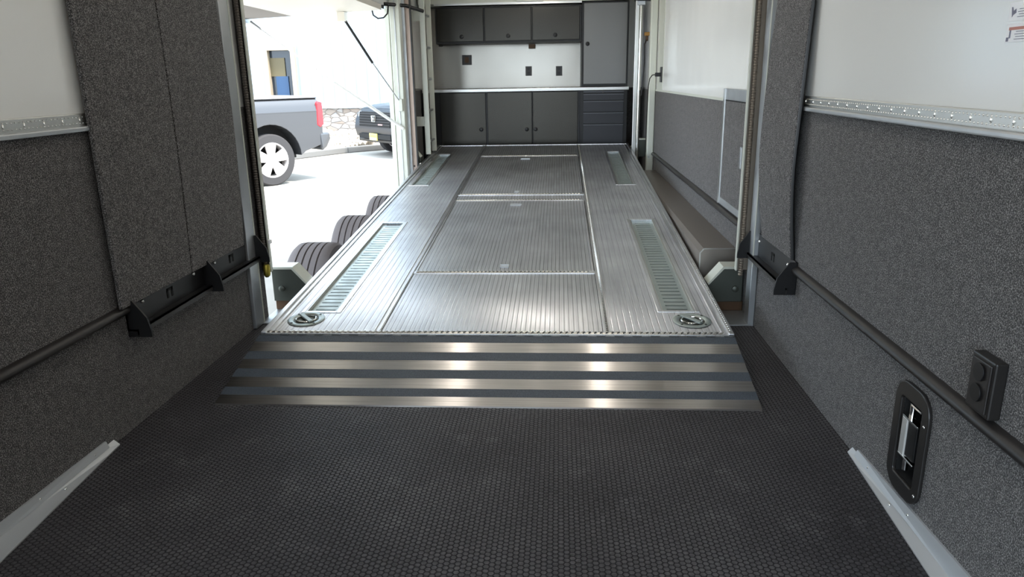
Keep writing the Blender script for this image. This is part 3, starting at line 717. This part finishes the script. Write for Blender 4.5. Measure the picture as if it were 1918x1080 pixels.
# ------------------------------------------------------------------ ceiling lamps
em = mat('lamp_diffuser', (255, 255, 255), .4, emit=STRIP, ecol=(255, 247, 236))
eml = mat('dome_lens', (255, 255, 255), .4, emit=LAMP, ecol=(255, 248, 238))
def striplamp(x, y0, y1, lab):
    r = empty('strip_light', (x, (y0+y1)/2, HC-.001), lab, 'ceiling light', 'ceiling strip lights')
    build_at(B(x-.075, x+.075, y0, y1, HC-.03, HC-.001), 'housing', M['satin'], r)
    build_at(B(x-.065, x+.065, y0+.01, y1-.01, HC-.04, HC-.03), 'diffuser', em, r)
for i, (y0, y1) in enumerate(((.2, 1.7), (2.2, 3.7), (4.2, 5.7))):
    striplamp(-.50, y0, y1, 'long ceiling strip light on the left side, '+('over the rear floor', 'above the ramp', 'above the deck hatches')[i])
    striplamp(.60, y0, y1, 'long ceiling strip light on the right side, '+('over the rear floor', 'above the ramp', 'above the deck hatches')[i])
for x, y, lab in ((.05, 7.15, 'round ceiling dome lamp in front of the cabinets'),):
    r = empty('dome_light', (x, y, HC-.001), lab, 'ceiling light')
    build_at(MB().lathe([(.075, 0), (.075, -.012), (.06, -.016)], (x, y, HC-.001), (0, 0, 1), 28), 'bezel', M['chrome'], r, smooth=True)
    build_at(MB().lathe([(.060, -.016), (.05, -.03), (.02, -.038)], (x, y, HC-.001), (0, 0, 1), 28), 'lens', eml, r, smooth=True)

# ------------------------------------------------------------------ outdoors
G = -.48
gnd = struct(B(-60, 40, -30, 60, G-.1, G).build('ground', M['concrete']), 'pale sunlit concrete yard', 'ground')
# trailer tyres
def tyre_profile(R0, w_):
    h = w_/2; g = .010; gw = .005; P = [(R0*.58, -h*.9), (R0*.80, -h), (R0*.95, -h*.95), (R0*.99, -h*.82)]
    for x in (-.5, -.17, .17, .5):
        P += [(R0, x*h*1.0-gw), (R0-g, x*h-gw*.6), (R0-g, x*h+gw*.6), (R0, x*h+gw)]
    P += [(R0*.99, h*.82), (R0*.95, h*.95), (R0*.80, h), (R0*.58, h*.9)]
    return P
t0 = None
for y, lab in ((4.22, 'grooved trailer tyre beside the deck, nearest of the three'), (5.13, 'grooved trailer tyre beside the deck, middle of the three'), (6.06, 'grooved trailer tyre beside the deck, farthest of the three')):
    if t0 is None:
        r = empty('trailer_wheel', (-1.175, y, G), lab, 'tyre', 'trailer tyres')
        a = MB().lathe(tyre_profile(.36, .25), (0, 0, .36), (1, 0, 0), 72, True); a.build('tyre', M['rubber'], r, smooth=True)
        a = MB().lathe([(.21, -.10), (.21, .06), (.10, .03), (.06, .07)][0:], (0, 0, .36), (-1, 0, 0), 40); a.build('rim', M['alloy'], r, smooth=True)
        t0 = r
    else:
        r = t0.copy(); COL.objects.link(r); r.location = (-1.175, y, G); r['label'] = lab
        for ch in t0.children:
            c = ch.copy(); COL.objects.link(c); c.parent = r
# trailer underbody beside the tyres
struct(B(-1.0, 1.2, YB, YF, -.30, -.06).build('trim_7', M['blk']), 'dark trailer chassis below the floor', 'trim')

def vwheel(parent, c, R0, w_, ax, spokes=5, rim=.68, name='wheel'):
    """c centre; ax outward axis (unit, horizontal)"""
    h = w_/2; ax = Vector(ax); o = MB().lathe([(R0*rim, -h), (R0*.9, -h), (R0, -h*.75), (R0, h*.75), (R0*.95, h*.95), (R0*rim, h)], c, ax, 48, True).build(name, M['vrubber'], parent, smooth=True)
    MB().lathe([(R0*rim*.99, -h*.2), (R0*rim*.3, -h*.2)], c, ax, 32).build('brake_void', M['arch'], o)
    MB().lathe([(R0*rim*.98, -h*.5), (R0*rim*1.02, h*.99), (R0*rim*.93, h*1.0), (R0*rim*.88, -h*.5)], c, ax, 48, True).build('rim_ring', M['alloy'], o, smooth=True)
    u = Vector((0, 0, 1)); v = ax.cross(u); mb = MB(); cc = Vector(c)
    for k in range(spokes):
        a = 2*PI*k/spokes+PI/2; d = math.cos(a)*v+math.sin(a)*u; e = -math.sin(a)*v+math.cos(a)*u; Rr = R0*rim*.95
        p = [cc+d*.05+e*.055, cc+d*Rr+e*.10*R0/.4, cc+d*Rr-e*.10*R0/.4, cc+d*.05-e*.055]
        mb.prism([q+ax*h*.55 for q in p], ax*h*.3)
    mb.build('spokes', M['alloy'], o, bevel=.008)
    MB().lathe([(.09, h*.4), (.09, h*.9), (.05, h*1.0)], c, ax, 24).build('hub_cap', M['alloy'], o, smooth=True)
    return o
def arcpts(cx_, cz_, r_, a0, a1, n): return [(cx_+r_*math.cos(a0+(a1-a0)*i/n), cz_+r_*math.sin(a0+(a1-a0)*i/n)) for i in range(n+1)]
# pickup truck: local x = towards its rear, local -y = side seen by the camera, origin at rear wheel on ground
pk = empty('pickup_truck', (-4.40, 11.86, G), 'grey pickup truck seen through the side opening, rear wheel and tail showing', 'truck', rz=math.radians(50))
WT = 1.95; rw = .42
prof = [(.98, .62), (.98, 1.18), (-5.0, 1.18), (-5.05, .62), (-4.25, .50)] + arcpts(-3.72, .44, .52, PI, 0, 12) + [(-3.1, .46), (-.62, .46)] + arcpts(0, .46, .53, PI, 0, 16) + [(.62, .52)]
MB().prism([(x, 0, z) for x, z in prof], (0, WT, 0)).build('body', M['paint'], pk, bevel=.02)
def loft(secs, name, m, parent, **k):
    mb = MB(); rings = [[mb.bm.verts.new(p) for p in s] for s in secs]; n = len(secs[0])
    for a, b in zip(rings, rings[1:]):
        for i in range(n): mb.bm.faces.new((a[i], a[(i+1) % n], b[(i+1) % n], b[i]))
    mb.bm.faces.new(rings[0][::-1]); mb.bm.faces.new(rings[-1]); return mb.build(name, m, parent, **k)
def rect(x0, x1, y0, y1, z): return [(x0, y0, z), (x1, y0, z), (x1, y1, z), (x0, y1, z)]
loft([rect(-1.1, .98, 0, WT, 1.175), rect(-1.1, .975, .015, WT-.015, 1.25), rect(-1.1, .96, .06, WT-.06, 1.34), rect(-1.1, .95, .12, WT-.12, 1.385)], 'bed_side', M['paint'], pk, smooth=True)
B(-1.08, .94, .10, WT-.10, 1.387, 1.42).build('tonneau_cover', mat('pale_grey_vinyl', (196, 190, 192), .7), pk, bevel=.01)
B(-1.09, .955, .085, WT-.085, 1.380, 1.392).build('tonneau_seam', M['arch'], pk)
loft([rect(-3.3, -1.12, .02, WT-.02, 1.17), rect(-3.25, -1.14, .03, WT-.03, 1.28), rect(-2.7, -1.25, .18, WT-.18, 1.86), rect(-2.5, -1.35, .26, WT-.26, 1.91)], 'cab', M['paint'], pk, smooth=True)
loft([rect(-3.20, -1.6, .035, WT-.035, 1.30), rect(-2.75, -1.7, .16, WT-.16, 1.80)], 'cab_glass', M['vglass'], pk)
loft([rect(-5.0, -3.1, .0, WT, 1.17), rect(-4.85, -3.1, .12, WT-.12, 1.24)], 'hood', M['paint'], pk, smooth=True)
# tail lamp wraps the corner
MB().prism([(.88, -.012, .94), (.895, -.012, 1.30), (.93, -.012, 1.33), (1.0, -.012, 1.31), (1.005, -.012, .95), (.94, -.012, .90)], (0, .22, 0)).build('tail_lamp', M['red'], pk, bevel=.012)
MB().prism([(.91, -.02, .56), (.92, -.02, .80), (1.14, .04, .80), (1.16, .06, .68), (1.06, .02, .56), (.94, -.02, .50)], (0, WT, 0)).build('rear_bumper', M['paint'], pk, bevel=.03)
MB().prism([(x, .02, z) for x, z in [(1.02, .5)]+arcpts(0, .46, .55, 0, PI, 14)], (0, WT-.04, 0)).build('wheel_arch_liner', M['arch'], pk) if False else None
for a, b in ((-.60, .60), (-4.3, -3.15)): B(a, b, .30, WT-.30, .40, 1.08).build('wheel_arch_liner', M['arch'], pk)
MB().prism([(-.9, -.004, 1.166), (.97, -.004, 1.166), (.97, -.004, 1.176), (-.9, -.004, 1.176)], (0, .01, 0)).build('body_crease', M['paint'], pk)
for x in (0, -3.72):
    for y, a in ((.15, (0, -1, 0)), (WT-.15, (0, 1, 0))): vwheel(pk, (x, y, rw), rw, .27, a)
# dark suv: local -y forward (front face), x lateral, origin under front centre
sv = empty('suv', (-3.80, 16.35, G), 'dark grey suv nosing in behind the far post, yellow licence plate in front', 'car', rz=math.radians(-48))
def rl(x, y0, y1, z): return rect(-x, x, y0, y1, z)
loft([rl(.86, .16, 3.9, .38), rl(.93, .04, 4.0, .44), rl(.95, .0, 4.0, .62), rl(.955, .04, 4.0, .80), rl(.93, .10, 4.0, .96), rl(.86, .22, 3.95, 1.06)], 'body', M['suvpaint'], sv, smooth=True)
loft([rl(.87, .20, 1.5, 1.05), rl(.80, .45, 1.5, 1.12), rl(.74, .9, 1.5, 1.16)], 'hood', M['suvpaint'], sv, smooth=True)
loft([rl(.86, 1.35, 3.95, 1.05), rl(.80, 1.75, 3.85, 1.35), rl(.68, 2.25, 3.65, 1.66), rl(.60, 2.5, 3.5, 1.70)], 'cabin', M['vglass'], sv, smooth=True)
B(-.66, .66, 2.3, 3.6, 1.66, 1.72).build('roof', M['suvpaint'], sv, bevel=.03)
# grille
g_ = loft([[(-.70, -.01, .66), (.70, -.01, .66), (.70, .12, .66), (-.70, .12, .66)], [(-.74, .04, .98), (.74, .04, .98), (.74, .15, .98), (-.74, .15, .98)]], 'grille', M['arch'], sv)
for k in range(5):
    z = .71+k*.055; B(-.71, .71, -.018+k*.009, .0+k*.009, z, z+.014).build('grille_slat', M['suvpaint'], g_)
# rounded emblem with an upright letter form
mb = MB(); q = [(-.075, .775), (-.09, .90), (.09, .90), (.075, .775)]
mb.tube([(x, -.022+(z-.7)*.05, z) for x, z in q+[q[0]]], .009, 6)
for s_ in (-1, 1): mb.tube([(s_*.03, -.022, .795), (s_*.05, -.018, .89)], .010, 6)
mb.tube([(-.035, -.02, .838), (.035, -.02, .838)], .009, 6)
mb.build('emblem', M['chrome'], sv, smooth=True)
B(.22, .40, -.03, -.018, .705, .73).build('badge', mat('badge_red_silver', (190, 150, 150), .4), sv)
pl = B(-.20, .14, -.04, -.012, .37, .52).build('licence_plate', mat('plate_yellow', (222, 206, 110), .5), sv, bevel=.006)
B(-.185, .125, -.043, -.039, .375, .425).build('plate_band', mat('plate_cream', (236, 230, 206), .5), pl)
mb = MB()
for k in range(6): mb.box(-.125+k*.042, -.100+k*.042, -.0425, -.039, .435, .485)
mb.build('plate_characters', mat('plate_print', (160, 150, 96), .6), pl)
for s_ in (-1, 1):
    MB().prism([(s_*.74, -.0, .86), (s_*.74, .02, .98), (s_*.94, .16, .99), (s_*.95, .10, .88)], (0, .06, 0)).build('headlamp', mat('headlamp_lens', (170, 180, 190), .1), sv, bevel=.01)
B(-.72, .72, -.018, .05, .40, .50).build('lower_intake', M['arch'], sv)
B(-.90, .90,   .06, .2, .32, .39).build('skid_panel', M['blk2'], sv, bevel=.02)
for y in (.92, 3.15):
    for x, a in ((-.82, (-1, 0, 0)), (.82, (1, 0, 0))): vwheel(sv, (x, y, .36), .36, .24, a)
MB().prism([(.93, 1.55, 1.02), (.97, 1.55, 1.16), (1.14, 1.55, 1.18), (1.12, 1.55, 1.06)], (0, .12, 0)).build('wing_mirror', M['suvpaint'], sv, bevel=.02)
# building
bd = empty('building', (-7, 19.5, G), 'pale blue-white metal-sided building with stone base across the yard', 'building')
build_at(B(-16, -7.25, 19.5, 19.9, .46, 6.5), 'siding', M['siding'], bd); build_at(B(-6.38, 6, 19.5, 19.9, .46, 6.5), 'siding', M['siding'], bd)
build_at(B(-7.25, -6.38, 19.5, 19.9, 2.08, 6.5), 'siding', M['siding'], bd)
mb = MB(); x = -15.9
while x < 6:
    if not (-7.32 < x < -6.34): mb.box(x, x+.035, 19.465, 19.5, .46, 6.5)
    x += .31
build_at(mb, 'siding_ribs', M['siding'], bd)
build_at(B(-16, -7.25, 19.38, 19.9, G, .46), 'stone_base', M['stone'], bd); build_at(B(-6.38, 6, 19.38, 19.9, G, .46), 'stone_base', M['stone'], bd)
build_at(B(-6.46, 6, 19.34, 19.5, .46, .50), 'stone_ledge', M['siding'], bd)
fr = MB(); fr.box(-7.25, -7.13, 19.42, 19.7, G, 2.08); fr.box(-6.50, -6.38, 19.42, 19.7, G, 2.08); fr.box(-7.13, -6.50, 19.42, 19.7, 1.99, 2.08)
dfr = build_at(fr, 'door_frame', mat('cream_door_frame', (150, 138, 120), .5), bd)
gl = MB()
gl.box(-7.13, -6.50, 19.60, 19.62, G, 1.99); build_at(gl, 'door_glass', M['glass2'], bd)
build_at(B(-7.0, -6.66, 19.56, 19.6, .25, 1.32), 'blue_reflection', mat('blue_reflection_tint', (30, 62, 96), .5), bd)  # flat blue patch standing in for a car mirrored in the door glass
build_at(B(-7.13, -6.72, 19.56, 19.6, 1.32, 1.80), 'tan_reflection', mat('tan_reflection_tint', (84, 76, 52), .6), bd)  # tan patch painted in as more of the reflection on the glass
# unseen block added behind and to the right, dims daylight on the left wall
sh = empty('light_blocker', (6, -4, G), 'dark brown block added out of view behind the trailer to dim the left wall', 'building')
build_at(B(.8, 9, -14, -2.2, G, 6), 'blocker_walls', M['rust'], sh)
build_at(B(.6, 9.2, -14.2, -2.0, 6, 6.2), 'blocker_roof', M['blk2'], sh)
sh['kind'] = 'structure'
bd.location.y += .75; bd.location.x -= .42
# rock bed
mb = MB(); rnd = random.Random(3)
mb.prism([(-8.6, 16.2, G), (-8.6, 19.30, G), (-8.6, 19.30, G+.36), (-8.6, 17.2, G+.06)], (2.4, 0, 0)); mb.hexa([(-6.2, 16.2, G), (-4.6, 18.0, G), (-4.6, 19.30, G), (-6.2, 19.30, G), (-6.2, 16.25, G+.04), (-4.6, 18.0, G+.06), (-4.6, 19.30, G+.36), (-6.2, 19.30, G+.36)])
for i in range(900):
    x = rnd.uniform(-7, -4.2); y = rnd.uniform(16.3, 19.3)
    if y < 16.2+(x+5.5)*1.2 + .5: continue
    z = G+.08+max(0, (y-17.2)/2.1)*.30; s = rnd.uniform(.05, .13)
    mb.blob((x, y, z), (s, s*.8, s*.6), 1)
rk = tag(mb.build('rock_bed', M['rock'], smooth=True), 'bed of pale river rocks below the stone wall', 'rocks', kind='stuff')
# curb
mb = MB(); line = [(-9.5, 14.9), (-7.0, 15.3), (-5.55, 15.95), (-4.72, 17.35), (-3.6, 18.4), (-1, 18.7)]
for (a, b) in zip(line, line[1:]):
    d = Vector((b[0]-a[0], b[1]-a[1], 0)).normalized(); n = Vector((-d.y, d.x, 0))*.16
    A = Vector((a[0], a[1], G)); Bv = Vector((b[0], b[1], G)); z = Vector((0, 0, .14))
    mb.hexa([A, Bv, Bv+n, A+n, A+z, Bv+z, Bv+n+z, A+n+z])
tag(mb.build('curb', M['granite'], bevel=.02), 'grey granite curb in front of the rock bed', 'curb')
